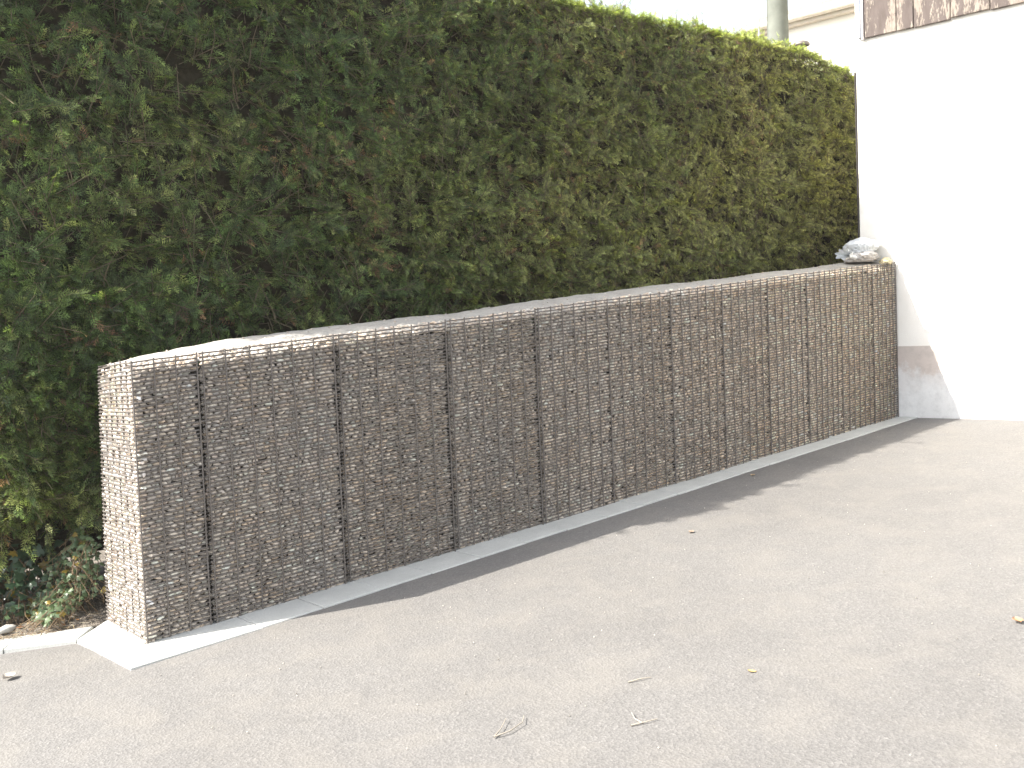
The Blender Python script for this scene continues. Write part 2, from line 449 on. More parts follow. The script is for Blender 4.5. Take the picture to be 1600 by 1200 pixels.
for k in range(12):
    GK = GAP*(1 if k < 3 else (.75 if k < 5 else .36))
    a, b = JX[k]+(GK if k else 0), JX[k+1]-(GK*.55 if k < 11 else .004)
    nw = 6 if k else 3
    # ---- cage: horizontal rods, upright rods, ends standing just proud of the top
    segs = []; rad = []
    wx = np.linspace(a+.004, b-.004, nw+1)
    if k == 0: wx = np.array([.0, .105, .205, JX[1]-.012])
    tilt = g.normal(0, .0008)
    for i in range(ROWS+1):
        h = .006 + i*(H-.008)/ROWS
        dip = 0
        pts = []
        for x in wx:
            yy = bulge(x, h, k)+g.normal(0, .0004)
            pts.append((x, yy, gz(x)+h+tilt*(x-a)*10+g.normal(0, .0006)))
        pts[0] = (pts[0][0]-(.016 if k else 0), *pts[0][1:]); pts[-1] = (pts[-1][0]+(.010 if k < 11 else .002), *pts[-1][1:])
        for q in range(len(pts)-1): segs.append((pts[q], pts[q+1])); rad.append(.0040)
    for x in (wx if k < 5 else wx[1:]):
        hs = np.linspace(0, H+.003+g.uniform(0, .005), 9); lean = g.normal(0, .0015)
        pts = [(x+lean*h_, bulge(x, h_, k)-.0058, gz(x)+h_+.002) for h_ in hs]
        for q in range(8): segs.append((pts[q], pts[q+1])); rad.append(.0039)
    if k == 0:                                                # the free end of the wall
        dw = np.linspace(0, 1, 7)
        for i in range(ROWS+1):
            h = .006 + i*(H-.008)/ROWS
            sag = .035*np.clip((h-.9)/.4, 0, 1)
            pts = [(-.001+g.normal(0, .0006)+.0, depth(h)*q, h-sag*q**1.6+g.normal(0, .0006)) for q in dw]
            for q in range(6): segs.append((pts[q], pts[q+1])); rad.append(.0040)
        for q in dw[1:]:
            hs = np.linspace(0, H+.009, 9)
            pts = [(.0052, depth(h_)*q, h_-.035*np.clip((h_-.9)/.4, 0, 1)*q**1.6) for h_ in hs]
            for j in range(8): segs.append((pts[j], pts[j+1])); rad.append(.0039)
    V, F = tubes(segs, rad, 6)
    cage = link('gabion_basket', npmesh('wire_cage', V, F, smooth=True), M_wire, gw)
    # ---- pebbles behind the front mesh
    parts = []
    near = k < 6
    for layer in (0, 1):
        sc_ = 1.0 if layer == 0 else 1.35
        U, Hh, A = pack_face(g, a, b, 1.335, None, None, sc_=sc_)
        yy = (.0138 if layer == 0 else .030) + g.uniform(-.003, .003, len(U)) + (g.random(len(U)) < .10)*.010
        edge = np.minimum(U-a, b-U); yy = yy + np.clip(1-edge/.022, 0, 1)*g.uniform(.0, .012, len(U))
        top = np.array([fill_top(x, y) for x, y in zip(U, yy)])
        keep = Hh < top - .004
        U, Hh, A, yy = U[keep], Hh[keep], A[keep], yy[keep]
        P = np.stack([U, yy+np.array([bulge(u, h, k) for u, h in zip(U, Hh)]), gz(U)+Hh], 1)
        sz = np.stack([A*.54, g.uniform(.010, .014, len(U))*sc_, g.uniform(.0080, .0112, len(U))*sc_], 1)
        rnd = g.random(len(U)) < .07; sz[rnd, 2] *= 1.25
        Mx = rotm(g, len(U), .09)*sz[:, None, :]
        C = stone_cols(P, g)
        T = ST1 if (layer == 0) else ST0
        idx = g.integers(0, len(T), len(U))
        for t in range(len(T)):
            s_ = idx == t
            if s_.any(): parts.append(stamp(T[t][0], T[t][1], Mx[s_], P[s_], C[s_]))
    # heap along the top edge
    n_ = int((b-a)*230)
    U = g.uniform(JX[k]+.004, JX[k+1]+.004, n_); Y = g.uniform(.008, .105, n_)**1.0; A = g.uniform(.016, .038, n_)
    Z = np.array([fill_top(x, y) for x, y in zip(U, Y)])-.003+g.uniform(-.003, .003, n_)
    P = np.stack([U, Y, gz(U)+Z], 1); sz = np.stack([A*.5, A*.38, g.uniform(.006, .010, n_)], 1)
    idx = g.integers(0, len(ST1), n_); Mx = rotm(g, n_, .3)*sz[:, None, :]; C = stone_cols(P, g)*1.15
    for t in range(len(ST1)):
        s_ = idx == t
        if s_.any(): parts.append(stamp(*ST1[t], Mx[s_], P[s_], C[s_]))
    n_ = int((b-a)*45)                                        # loose pebbles on the sandy top
    U = g.uniform(a, b, n_); Y = g.uniform(.10, .44, n_); A = g.uniform(.002, .010, n_)*(g.random(n_) < .4)+.005
    Z = np.array([fill_top(x, y) for x, y in zip(U, Y)])-.003
    P = np.stack([U, Y, gz(U)+Z], 1); sz = np.stack([A*.5, A*.38, A*.28], 1)
    parts.append(stamp(*ST1[k % 8], rotm(g, n_, .3)*sz[:, None, :], P, stone_cols(P, g)))
    if k == 0:                                                # pebbles behind the end mesh
        for layer in (0, 1):
            U, Hh, A = pack_face(g, .008, .56, 1.30, None, None, sc_=1.0 if layer == 0 else 1.3)
            ok = (U < depth(Hh)-.008)
            U, Hh, A = U[ok], Hh[ok], A[ok]
            sag = .035*np.clip((Hh-.9)/.4, 0, 1)*(U/.5)**1.6
            tp = np.interp(U, [0, .05, .2, .45, .55], [1.262, 1.272, 1.290, 1.285, 1.270]); ok = Hh < tp
            U, Hh, A, sag = U[ok], Hh[ok], A[ok], sag[ok]
            X = (.0135 if layer == 0 else .03)+g.uniform(-.003, .006, len(U))
            P = np.stack([X, U, Hh-sag], 1)
            sz = np.stack([g.uniform(.010, .014, len(U)), A*.54, g.uniform(.0078, .0122, len(U))], 1)*(1 if layer == 0 else 1.3)
            Mx = rotm(g, len(U), .12)*sz[:, None, :]; C = np.clip(stone_cols(P, g)*1.65*np.array([[.99, 1, 1.03]]), 0, .84)  # end stones lightened, sunlight on this side put into their colour
            T = ST1; idx = g.integers(0, len(T), len(U))
            for t in range(len(T)):
                s_ = idx == t
                if s_.any(): parts.append(stamp(*T[t], Mx[s_], P[s_], C[s_]))
    V, F, C = join(parts)
    st = link('stone_fill', npmesh('stone_fill', V, F, C, smooth=True), M_stone, cage)
    st['kind'] = 'stuff'
    # dark heart of the basket so that no daylight shows through
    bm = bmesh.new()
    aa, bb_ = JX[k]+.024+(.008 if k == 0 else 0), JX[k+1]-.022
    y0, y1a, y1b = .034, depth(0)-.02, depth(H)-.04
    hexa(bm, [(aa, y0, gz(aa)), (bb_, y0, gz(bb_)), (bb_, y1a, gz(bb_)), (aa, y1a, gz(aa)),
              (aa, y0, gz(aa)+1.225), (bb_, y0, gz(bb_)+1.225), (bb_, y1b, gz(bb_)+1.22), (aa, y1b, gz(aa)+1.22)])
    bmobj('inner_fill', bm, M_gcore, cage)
    # rear mesh, simple uprights and rods seen only from the side
    segs = []
    for i in range(0, ROWS+1, 1):
        h = .006+i*(H-.008)/ROWS; segs.append(((a, depth(h)-.002, gz(a)+h-(.02 if k == 0 else 0)), (b, depth(h)-.002, gz(b)+h)))
    for x in wx[1:]: segs.append(((x, depth(0)+.004, gz(x)), (x, depth(H)+.004, gz(x)+H)))
    V, F = tubes(segs, .003, 4)
    link('rear_mesh', npmesh('rear_mesh', V, F), M_wire, cage)
# joints: dark back of the slot between baskets
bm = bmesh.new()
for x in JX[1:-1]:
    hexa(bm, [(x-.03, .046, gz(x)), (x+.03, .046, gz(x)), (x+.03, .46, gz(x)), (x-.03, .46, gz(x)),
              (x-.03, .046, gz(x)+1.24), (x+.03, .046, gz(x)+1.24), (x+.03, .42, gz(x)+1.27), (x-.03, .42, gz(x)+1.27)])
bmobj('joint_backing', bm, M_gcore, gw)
# smooth sandy top
X = np.linspace(.012, L-.01, 330); Y = np.linspace(.035, .47, 40)
XX, YY = np.meshgrid(X, Y, indexing='ij'); nn = Noise(.10, 9); nn2 = Noise(.4, 10)
P = np.stack([XX.ravel(), YY.ravel(), np.zeros(XX.size)], 1)
Z = np.array([fill_top(x, y) for x, y in zip(P[:, 0], P[:, 1])])-.006+nn(P)*.0016+nn2(P)*.0015
P[:, 2] = gz(P[:, 0])+Z
i = (np.arange(329)[:, None]*40+np.arange(39)[None]).ravel()
link('sandy_top', npmesh('sandy_top', P, np.stack([i, i+40, i+41, i+1], 1), smooth=True), M_sand, gw)

# ------------------------------------------------------------------ conifer hedge
HX0, HX1 = -.52, 8.5
def hedge_top(x): return np.interp(x, [-1, 4, 6.2, 6.7, 7.3, 8.5], [3.83, 3.82, 3.86, 3.83, 3.70, 3.66])
lump1, lump2, lump3 = Noise(1.1, 31), Noise(.38, 32), Noise(.16, 33)
def face_y(x, z):
    P = np.stack([x, z*0, z], -1)
    y = .90 - .016*lump1(P) - .014*lump2(P) - .008*lump3(P)
    low = np.clip((1.0-(z-gz(x)))/1.0, 0, 1)                     # thin and set back near the ground
    return y + .22*low**1.5
def kite(p, d, w, l, nrm):
    s_ = np.cross(nrm, d); m_ = p+d*l*.45
    return [p, m_+s_*w/2, p+d*l, m_-s_*w/2]
def make_spray(seed, nb, tw, w0, L0=.13):
    g_ = np.random.default_rng(seed); V = []; nrm = np.array([0, 0, 1.])
    bend = g_.uniform(-.25, .25)
    def axis(t): return np.array([bend*t*t*L0, t*L0, -.22*L0*t*t*1.0])
    for q in range(3):
        a_, b_ = axis(q/3), axis((q+1)/3); d = b_-a_; l = np.linalg.norm(d); V += kite(a_, d/l, w0*1.0, l*1.15, nrm)
    for q in range(nb):
        t = .10+.86*q/nb; sd_ = 1 if q % 2 else -1
        p = axis(t); ln = L0*(.50*(1-t)**.75+.10)*g_.uniform(.75, 1.15); an = sd_*g_.uniform(.65, .95)
        d = np.array([math.sin(an), math.cos(an), g_.normal(0, .12)-.05]); d /= np.linalg.norm(d)
        V += kite(p, d, w0*.85, ln, nrm)
        for j in range(tw):
            tt = .25+.6*j/max(1, tw); pp = p+d*ln*tt; s2 = 1 if (j+q) % 2 else -1
            a2 = an+s2*g_.uniform(.55, .85); d2_ = np.array([math.sin(a2), math.cos(a2), g_.normal(0, .2)]); d2_ /= np.linalg.norm(d2_)
            V += kite(pp, d2_, w0*.75, ln*.42*(1-tt*.5), nrm)
    V = np.array(V); return V, np.arange(len(V)).reshape(-1, 4)
SPR_N = [make_spray(100+i, 10, 1, .0100) for i in range(8)]
SPR_F = [make_spray(200+i, 9, 1, .0085) for i in range(6)]
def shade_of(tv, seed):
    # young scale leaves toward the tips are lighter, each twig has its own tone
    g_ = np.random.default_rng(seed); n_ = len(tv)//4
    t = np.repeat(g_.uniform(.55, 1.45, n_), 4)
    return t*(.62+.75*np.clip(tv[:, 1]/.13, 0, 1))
yel = Noise(1.6, 41); brn = Noise(.7, 42); tone = Noise(.3, 43)
def leaf_cols(P, g_):
    n_ = len(P)
    A = np.array([.066, .108, .040]); B = np.array([.120, .182, .052]); Cc = np.array([.365, .355, .130]); D = np.array([.20, .12, .065])
    t = np.clip(.40+.20*tone(P)+g_.normal(0, .34, n_), 0, 1.3)[:, None]
    c = A*(1-t)+B*t
    y = np.clip(.08+.10*yel(P)+.75*np.clip((P[:, 0]-1.5)/5, 0, 1)+g_.normal(0, .18, n_), 0, 1.25)[:, None]  # yellower toward the house end: lens veil and wall bounce painted into the leaves
    c = c*(1-y)+Cc*y
    top = np.clip((P[:, 2]-(hedge_top(P[:, 0])-.20))/.14, 0, 1)[:, None]      # sunlit rim painted into the leaf colour along the clipped top
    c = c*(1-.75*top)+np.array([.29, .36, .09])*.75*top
    b = (g_.random(n_) < np.clip(.03+.06*(brn(P)-.6), .010, .4))[:, None]
    c = np.where(b, D*g_.uniform(.7, 1.5, (n_, 1)), c)
    return c*g_.uniform(.45, 1.55, (n_, 1))
def frames(d, nrm, s_):
    d = d/np.linalg.norm(d, axis=1, keepdims=True)
    x = np.cross(d, nrm); x /= np.linalg.norm(x, axis=1, keepdims=True); z = np.cross(x, d)
    return np.stack([x, d, z], 2)*s_[:, None, None]
def fronds(O, out, g_, lead=(.11, .25), n_sp=(7, 12), up=.75, size=(.38, .72), layered=.4):
    """composite fronds: a leader with sprays on both sides, lying in one plane"""
    n_ = len(O); P, D, Nn, Sz = [], [], [], []; stems = []
    lay = (g_.random(n_) < layered)[:, None]
    nr = np.where(lay, out*.35+np.array([0, 0, .9]), out) + g_.normal(0, .40, (n_, 3)); nr /= np.linalg.norm(nr, axis=1, keepdims=True)
    d0 = g_.normal(0, .75, (n_, 3)) + np.where(lay, out*.9+np.array([0, 0, -.05]), np.array([0, 0, up])+out*.45)
    d0 -= nr*np.sum(d0*nr, 1, keepdims=True)*.75; d0 /= np.linalg.norm(d0, axis=1, keepdims=True)
    for i in range(n_):
        ln = g_.uniform(*lead)*np.interp(O[i][0], [.5, 4.5], [1.4, .95]); ns = g_.integers(*n_sp); o, d, nn_ = O[i], d0[i], nr[i]
        side = np.cross(d, nn_); side /= np.linalg.norm(side); droop = g_.uniform(.05, .3)
        for q in range(ns):
            t = (q+.3)/ns; p = o + d*ln*t - np.array([0, 0, droop*ln*t*t])
            sg = 1 if q % 2 else -1; an = sg*g_.uniform(.45, .95)*(1-.55*t)
            P.append(p); D.append(d*math.cos(an)+side*math.sin(an)+g_.normal(0, .10, 3)-np.array([0, 0, droop*t]))
            Nn.append(nn_+g_.normal(0, .16, 3)); Sz.append(g_.uniform(*size)*(1-.35*t)*np.interp(o[0], [.5, 4.5], [1.25, .95]))
        stems.append((o-d*.05, o+d*ln*.75-np.array([0, 0, droop*ln*.5])))
    return np.array(P), np.array(D), np.array(Nn), np.array(Sz), np.array(stems)
def foliage_mesh(name, P, D, Nn, Sz, g_, parent):
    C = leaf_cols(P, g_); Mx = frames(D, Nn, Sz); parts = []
    nearf = np.linalg.norm(P-np.array(CAM), axis=1) < 8.6
    for T, sel in ((SPR_N, nearf), (SPR_F, ~nearf)):
        idx = g_.integers(0, len(T), len(P))
        for t in range(len(T)):
            s_ = sel & (idx == t)
            if s_.any():
                v_, f_, c_ = stamp(*T[t], Mx[s_], P[s_], C[s_])
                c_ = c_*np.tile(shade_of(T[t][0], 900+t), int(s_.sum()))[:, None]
                parts.append((v_, f_, c_))
    V, F, C = join(parts)
    return link(name, npmesh(name, V, F, C), M_leaf, parent)
hg = np.random.default_rng(55)
hedge = empty('hedge', (2.0, 1.3, gz(2.0)))
tag(hedge, 'tall clipped dark green conifer hedge rising behind the pebble-filled gabion wall', 'hedge')
OUT = np.array([0, -1., .12])
# front face
n_ = 11500
x = hg.uniform(HX0, HX1, n_); z0 = gz(x)+hg.uniform(.25, 1, n_)**1.0*0
z = gz(x)+.28+(hedge_top(x)-.13-gz(x)-.28)*hg.random(n_)
keep = (z > 1.0+S*x) | (x < .45) | (hg.random(n_) < .15)
keep &= (x > 2.2) | (hg.random(n_) < .62)
keep &= (z > gz(x)+.55)
x, z = x[keep], z[keep]
y = face_y(x, z)+hg.uniform(.02, .14, len(x))
xe = hg.uniform(HX0, .55, 900); ze = gz(xe)+hg.uniform(.50, 1.7, 900)
x = np.concatenate([x, xe]); z = np.concatenate([z, ze]); y = np.concatenate([y, face_y(xe, ze)+hg.uniform(0, .25, 900)])
O = np.stack([x, y, z], 1)
fr = fronds(O, np.broadcast_to(OUT, O.shape), hg)
# top edge and top surface
n_ = 4200
x = hg.uniform(HX0, HX1, n_); y = .91+hg.random(n_)**1.9*.86
O = np.stack([x, y, hedge_top(x)-.135+.006*lump2(np.stack([x, y, x*0], 1))], 1)
ft = fronds(O, np.broadcast_to(np.array([0, -.45, .8]), O.shape), hg, lead=(.06, .11), up=1.6, size=(.42, .66), layered=.1)
# left end
n_ = 420
y = hg.uniform(.95, 1.75, n_); z = hg.uniform(.3, 3.7, n_); x = HX0+.05*lump2(np.stack([y*0, y, z], 1))+hg.uniform(0, .1, n_)
O = np.stack([x, y, z], 1)
fl = fronds(O, np.broadcast_to(np.array([-1., -.1, .1]), O.shape), hg)
# back
n_ = 500
x = hg.uniform(HX0, HX1, n_); z = gz(x)+hg.uniform(.6, 3.1, n_)
O = np.stack([x, 1.80+0*x, z], 1)
fb = fronds(O, np.broadcast_to(np.array([0, 1., .1]), O.shape), hg)
allf = [np.concatenate([q[j] for q in (fr, ft, fl, fb)]) for j in range(5)]
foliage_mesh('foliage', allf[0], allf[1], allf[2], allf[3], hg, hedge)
# longer bare-ish stems showing on the clipped face
Vs, Fs, o_ = [], [], 0
for q in range(150):
    x_ = hg.uniform(HX0, 7.0); z_ = gz(x_)+hg.uniform(.7, 3.0); n5 = 7; ln = hg.uniform(.18, .45); a_ = hg.normal(0, .45); cv = hg.normal(0, .5)
    tt = np.linspace(0, 1, n5); px = x_+ln*np.cumsum(np.sin(a_+cv*tt))/n5; pz = z_+ln*np.cumsum(np.cos(a_+cv*tt))/n5
    py = face_y(px, pz)+.035-.05*tt
    v_, f_ = polytube(np.stack([px, py, pz], 1), np.linspace(.0042, .0015, n5), 5); Vs.append(v_); Fs.append(f_+o_); o_ += len(v_)
V, F = tubes(allf[4], .0022, 4)
V = np.concatenate([V]+Vs); F = np.concatenate([F]+[f_+(len(allf[4])*8) for f_ in Fs])
M_stem = mat_plain('greenish_twig', (.14, .11, .065), .8, 0, 30, .3)
link('twigs', npmesh('twigs', V, F), M_stem, hedge)
# inner mass, uneven
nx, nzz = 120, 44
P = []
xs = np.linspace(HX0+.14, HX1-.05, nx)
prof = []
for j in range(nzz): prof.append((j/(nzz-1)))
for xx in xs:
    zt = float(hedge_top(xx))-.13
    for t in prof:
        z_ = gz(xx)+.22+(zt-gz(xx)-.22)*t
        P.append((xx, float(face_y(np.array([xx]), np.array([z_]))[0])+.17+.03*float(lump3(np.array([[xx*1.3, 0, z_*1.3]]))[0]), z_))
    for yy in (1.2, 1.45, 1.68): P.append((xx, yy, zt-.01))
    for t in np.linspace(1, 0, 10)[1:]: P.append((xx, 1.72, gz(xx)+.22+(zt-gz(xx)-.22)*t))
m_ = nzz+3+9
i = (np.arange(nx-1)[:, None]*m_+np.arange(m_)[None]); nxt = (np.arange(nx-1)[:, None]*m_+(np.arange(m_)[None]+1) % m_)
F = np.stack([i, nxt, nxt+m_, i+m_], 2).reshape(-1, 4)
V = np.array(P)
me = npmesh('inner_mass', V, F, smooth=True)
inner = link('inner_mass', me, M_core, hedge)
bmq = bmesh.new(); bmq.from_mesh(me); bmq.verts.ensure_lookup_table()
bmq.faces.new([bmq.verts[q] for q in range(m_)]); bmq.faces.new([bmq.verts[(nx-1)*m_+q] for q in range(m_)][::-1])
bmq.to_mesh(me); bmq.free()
M_bark = mat_plain('hedge_bark', (.10, .075, .055), .9, 0, 25, .35, .6)
for q in range(13):
    bx = HX0+.25+q*.68+random.uniform(-.1, .1); by = 1.28+random.uniform(-.08, .08)
    pts = [(bx+.03*math.sin(t*3+q), by+.02*math.cos(t*4+q), gz(bx)-.05+t*3.0) for t in np.linspace(0, 1, 9)]
    V, F = polytube(pts, np.linspace(.045, .012, 9), 8)
    link('trunk', npmesh('trunk', V, F, smooth=True), M_bark, hedge)

# ------------------------------------------------------------------ ivy at the foot of the hedge
def ivy_leaf(fold):
    pr = [(0, 0), (.28, -.10), (.60, .02), (.40, .30), (.62, .62), (.30, .60), (0, 1.08), (-.30, .60), (-.62, .62), (-.40, .30), (-.60, .02), (-.28, -.10)]
    V = [(x_, y_, -abs(x_)*fold-.12*y_*y_) for x_, y_ in pr]+[(0, .35, .02)]
    T = [(12, q, (q+1) % 12) for q in range(12)]
    return np.array(V)*.5, np.array(T)
IV = [ivy_leaf(f) for f in (.1, .3, .45)]
ig = np.random.default_rng(88)
ivy = empty('ivy', (-.3, 1.0, gz(-.3)))
tag(ivy, 'low dark green ivy with lobed leaves on the soil left of the gabion', 'ivy')
def ivy_batch(n_, cx, cy, sx_, sy_, zf, cA, cB, size):
    x = ig.uniform(cx-sx_, cx+sx_, n_); y = ig.uniform(cy-sy_, cy+sy_, n_); z = zf(x, y)*ig.uniform(.15, 1, n_)+gz(x)+.05
    P = np.stack([x, y, z], 1)
    nr = np.array([-.15, -.65, .75])+ig.normal(0, .38, (n_, 3)); nr /= np.linalg.norm(nr, axis=1, keepdims=True)
    d = ig.normal(0, .7, (n_, 3))+np.array([0, -.3, -.55]); d -= nr*np.sum(d*nr, 1, keepdims=True)
    t = ig.random((n_, 1)); C = (np.array(cA)*(1-t)+np.array(cB)*t)
    od = ig.random(n_) < .05; C[od] = np.array([.28, .20, .04])
    Mx = frames(d, nr, ig.uniform(size[0], size[1], n_)); out = []
    idx = ig.integers(0, 3, n_)
    for k_ in range(3):
        s_ = idx == k_; out.append(stamp(*IV[k_], Mx[s_], P[s_], C[s_]))
    return out, P
a1, P1 = ivy_batch(1150, -.85, 1.14, .80, .24, lambda x, y: .10+.46*np.clip((y-.86)/.35, 0, 1), (.028, .060, .034), (.070, .120, .062), (.065, .115))
a2, P2 = ivy_batch(420, -.12, .80, .15, .18, lambda x, y: .04+.36*np.clip((x+.25)/.22, 0, 1), (.090, .140, .065), (.150, .200, .105), (.038, .068))  # clump by the gabion, sunlight painted in as paler leaf colours
a3, P3 = ivy_batch(90, -.32, .90, .22, .06, lambda x, y: .07+0*x, (.05, .09, .04), (.09, .13, .06), (.035, .06))
a4, P4 = ivy_batch(160, 1.6, 1.0, 1.6, .20, lambda x, y: .35+0*x, (.028, .060, .034), (.060, .105, .055), (.05, .08))
V, F, C = join(a1+a2+a3+a4)
link('leaves', npmesh('leaves', V, F, C), M_ivy, ivy)
segs = []
for p in np.concatenate([P1, P2, P3]):
    q = p+ig.normal(0, .05, 3); q[2] = max(gz(q[0])+.01, p[2]-ig.uniform(.03, .10)); segs.append((p, q))
V, F = tubes(segs, .0018, 4)
link('stems', npmesh('stems', V, F), mat_plain('ivy_stem', (.16, .11, .06), .8), ivy)

# ------------------------------------------------------------------ litter on the soil: needles, straw, brown leaf bits
def litter(n_, xr, yr):
    parts = []
    x = ig.uniform(*xr, n_); y = ig.uniform(*yr, n_)
    f = soil_front(x); y = np.maximum(y, f+.01)
    z = gz(x)+.012+.05*np.clip((y-f)/.5, 0, 1)+ig.uniform(0, .012, n_)
    P = np.stack([x, y, z], 1); V = []
    pal2 = np.array([[.33, .23, .12], [.42, .33, .20], [.24, .13, .07], [.17, .12, .08], [.48, .42, .32]])
    kv = np.array([(0, -.5, 0), (.5, 0, .08), (0, .5, 0), (-.5, 0, .08)]); kf = np.array([[0, 1, 2, 3]])
    an = ig.uniform(0, 6.28, n_); ln = ig.uniform(.015, .07, n_); big = ig.random(n_) < .14; ln = np.where(big, ln*.62, ln); wd = np.where(big, ln*.45, .0022)
    c_, s_ = np.cos(an), np.sin(an); tz = ig.normal(0, .25, n_)
    Mx = np.zeros((n_, 3, 3)); Mx[:, 0, 0] = c_*wd; Mx[:, 1, 0] = s_*wd; Mx[:, 0, 1] = -s_*ln; Mx[:, 1, 1] = c_*ln; Mx[:, 2, 1] = tz*ln*.5; Mx[:, 2, 2] = wd; Mx[:, 2, 0] = wd*.4
    return stamp(kv, kf, Mx, P, pal2[ig.integers(0, 5, n_)]*ig.uniform(.7, 1.1, (n_, 1)))
V, F, C = join([litter(1700, (-1.5, .0), (.62, 1.15)), litter(500, (-.7, -.05), (.55, .95))])
lo = link('leaf_litter', npmesh('leaf_litter', V, F, C), M_litter)
tag(lo, 'dry straw, needles and brown leaf scraps scattered on the soil below the ivy', 'leaf litter', kind='stuff')

# a pale flat stone on the soil
def rock(name, loc, size, rot, mat, label, cat, seed):
    V = I1[0].copy(); nn_ = Noise(1.2, seed, 8); V = V*(1+.15*nn_(V))[:, None]; V = V*np.array(size); V[:, 2] = np.maximum(V[:, 2], -size[2]*.5)
    V[:, 2] += size[2]*.45
    me = npmesh(name, V, I1[1], smooth=True); o = link(name, me, mat); o.location = loc; o.rotation_euler = (0, 0, rot)
    tag(o, label, cat); return o
M_rock = mat_plain('pale_stone', (.46, .44, .40), .85, 0, 18, .12, .4)
rock('stone', (-.40, .80, gz(-.4)+.028), (.062, .034, .018), .6, M_rock, 'pale flat stone lying on the soil just behind the left concrete strip', 'stone', 5)

# ------------------------------------------------------------------ house
house = empty('house', fac(1.0, gz(L)))
tag(house, 'white rendered house front with grey plinth and peeling brown boards above, at the right', 'house')
T0, T1 = -.312, 5.5
bm = bmesh.new()
def hfoot(t0, t1, d0, d1): return [fac(t0, 0, -d0), fac(t1, 0, -d0), fac(t1, 0, -d1), fac(t0, 0, -d1)]
def hbox(bm, t0, t1, d0, d1, z0, z1):
    P = hfoot(t0, t1, d0, d1); hexa(bm, [(p[0], p[1], z0) for p in P]+[(p[0], p[1], z1) for p in P])
hbox(bm, T0, T1, 0, 6.0, .2, 6.2)
bmobj('wall', bm, M_render, house)
bm = bmesh.new(); fbox(bm, T0-.012, T1, .15, 1.097, .0, .011); bmobj('plinth', bm, M_plinth, house, bevel=.003)
# weathered boards of the upper storey
edges = [-.222, .057, .201, .498, .800, 1.06, 1.33, 1.56, 1.86, 2.12, 2.42, 2.70, 2.95, 3.25, 3.52, 3.82, 4.1, 4.4, 4.7, 5.0, 5.3]
bm = bmesh.new()
bot = [3.679, 3.677, 3.672, 3.681, 3.672, 3.669, 3.673]
for q in range(len(edges)-1):
    b2 = bmesh.new(); fbox(b2, edges[q]+.003, edges[q+1]-.003, bot[q % 7], 6.1, .002, .030+.003*(q % 2))
    bmesh.ops.bevel(b2, geom=list(b2.edges), offset=.004, segments=2, affect='EDGES')
    me = bpy.data.meshes.new('t'); b2.to_mesh(me); b2.free(); bm.from_mesh(me)
bmobj('cladding', bm, M_boards, house)
# pale end batten, metal drip strip beneath the boards, corner pipe
bm = bmesh.new(); fbox(bm, -.243, -.225, 3.672, 6.1, .002, .040); bmobj('corner_trim', bm, mat_plain('pale_trim', (.52, .47, .45), .6), house)
M_zinc = mat_plain('zinc', (.30, .33, .37), .4, .7)
pts = [np.array(fac(-.262, z_, .022)) for z_ in np.linspace(3.69, 6.1, 6)]
V, F = polytube(pts, .014, 12); link('corner_pipe', npmesh('corner_pipe', V, F, smooth=True), M_zinc, house)
bm = bmesh.new(); fbox(bm, -.285, -.275, 3.70, 6.1, .001, .03); bmobj('edge_strip', bm, mat_plain('light_strip', (.62, .62, .60), .5), house)
# roof, out of the picture
bm = bmesh.new(); hbox(bm, T0-.35, T1+.3, -.45, 6.3, 6.2, 6.36); bmobj('roof', bm, mat_plain('roof_slab', (.16, .09, .07), .8), house)

# neighbouring building beyond the hedge: white wall, pale eaves board
nb = empty('neighbouring_building', (9.2, 2.4, 0))
tag(nb, 'white neighbouring wall with beige eaves and gutter, seen just above the hedge', 'building')
def far(t, d, z): return (9.43+t*SF+d*CF, -t*CF+d*SF, z)
def farbox(bm, t0, t1, d0, d1, z0, z1):
    P = [far(t0, d0, z0), far(t1, d0, z0), far(t1, d1, z0), far(t0, d1, z0)]; hexa(bm, P+[(p[0], p[1], z1) for p in P])
bm = bmesh.new(); farbox(bm, -3.35, -.3, 0, 5, .3, 4.84); bmobj('wall', bm, M_render, nb)
M_eave = mat_plain('eaves_paint', (.43, .38, .31), .7, 0, 12, .12)
bm = bmesh.new(); farbox(bm, -3.50, -.25, -.10, -.002, 4.80, 4.86); bmobj('soffit', bm, M_eave, nb)
pts = [np.array(far(t_, -.13, 4.885)) for t_ in np.linspace(-3.5, -.25, 6)]
V, F = polytube(pts, .045, 14); link('gutter', npmesh('gutter', V, F, smooth=True), mat_plain('gutter_paint', (.50, .45, .37), .55), nb)
bm = bmesh.new(); farbox(bm, -3.50, -.25, -.12, 5.1, 4.93, 4.99); bmobj('roof', bm, mat_plain('tiles_far', (.30, .24, .20), .8), nb)

# wooden pole and its thin earth rod
M_pole = mat_plain('weathered_pole', (.15, .16, .135), .85, 0, 6, .18, .4)
pole = empty('utility_pole', (7.79, 2.12, gz(7.79)))
tag(pole, 'grey-green round wooden pole rising behind the far end of the hedge', 'pole')
V, F = polytube([(7.79, 2.12, z_) for z_ in np.linspace(.4, 7.4, 8)], np.linspace(.122, .104, 8), 24)
link('post', npmesh('post', V, F, smooth=True), M_pole, pole)
V, F = polytube([(7.60, 2.22, z_) for z_ in np.linspace(.5, 7.0, 4)], .009, 6)
link('earth_rod', npmesh('earth_rod', V, F), mat_plain('galvanised', (.38, .40, .42), .5, .5), pole)

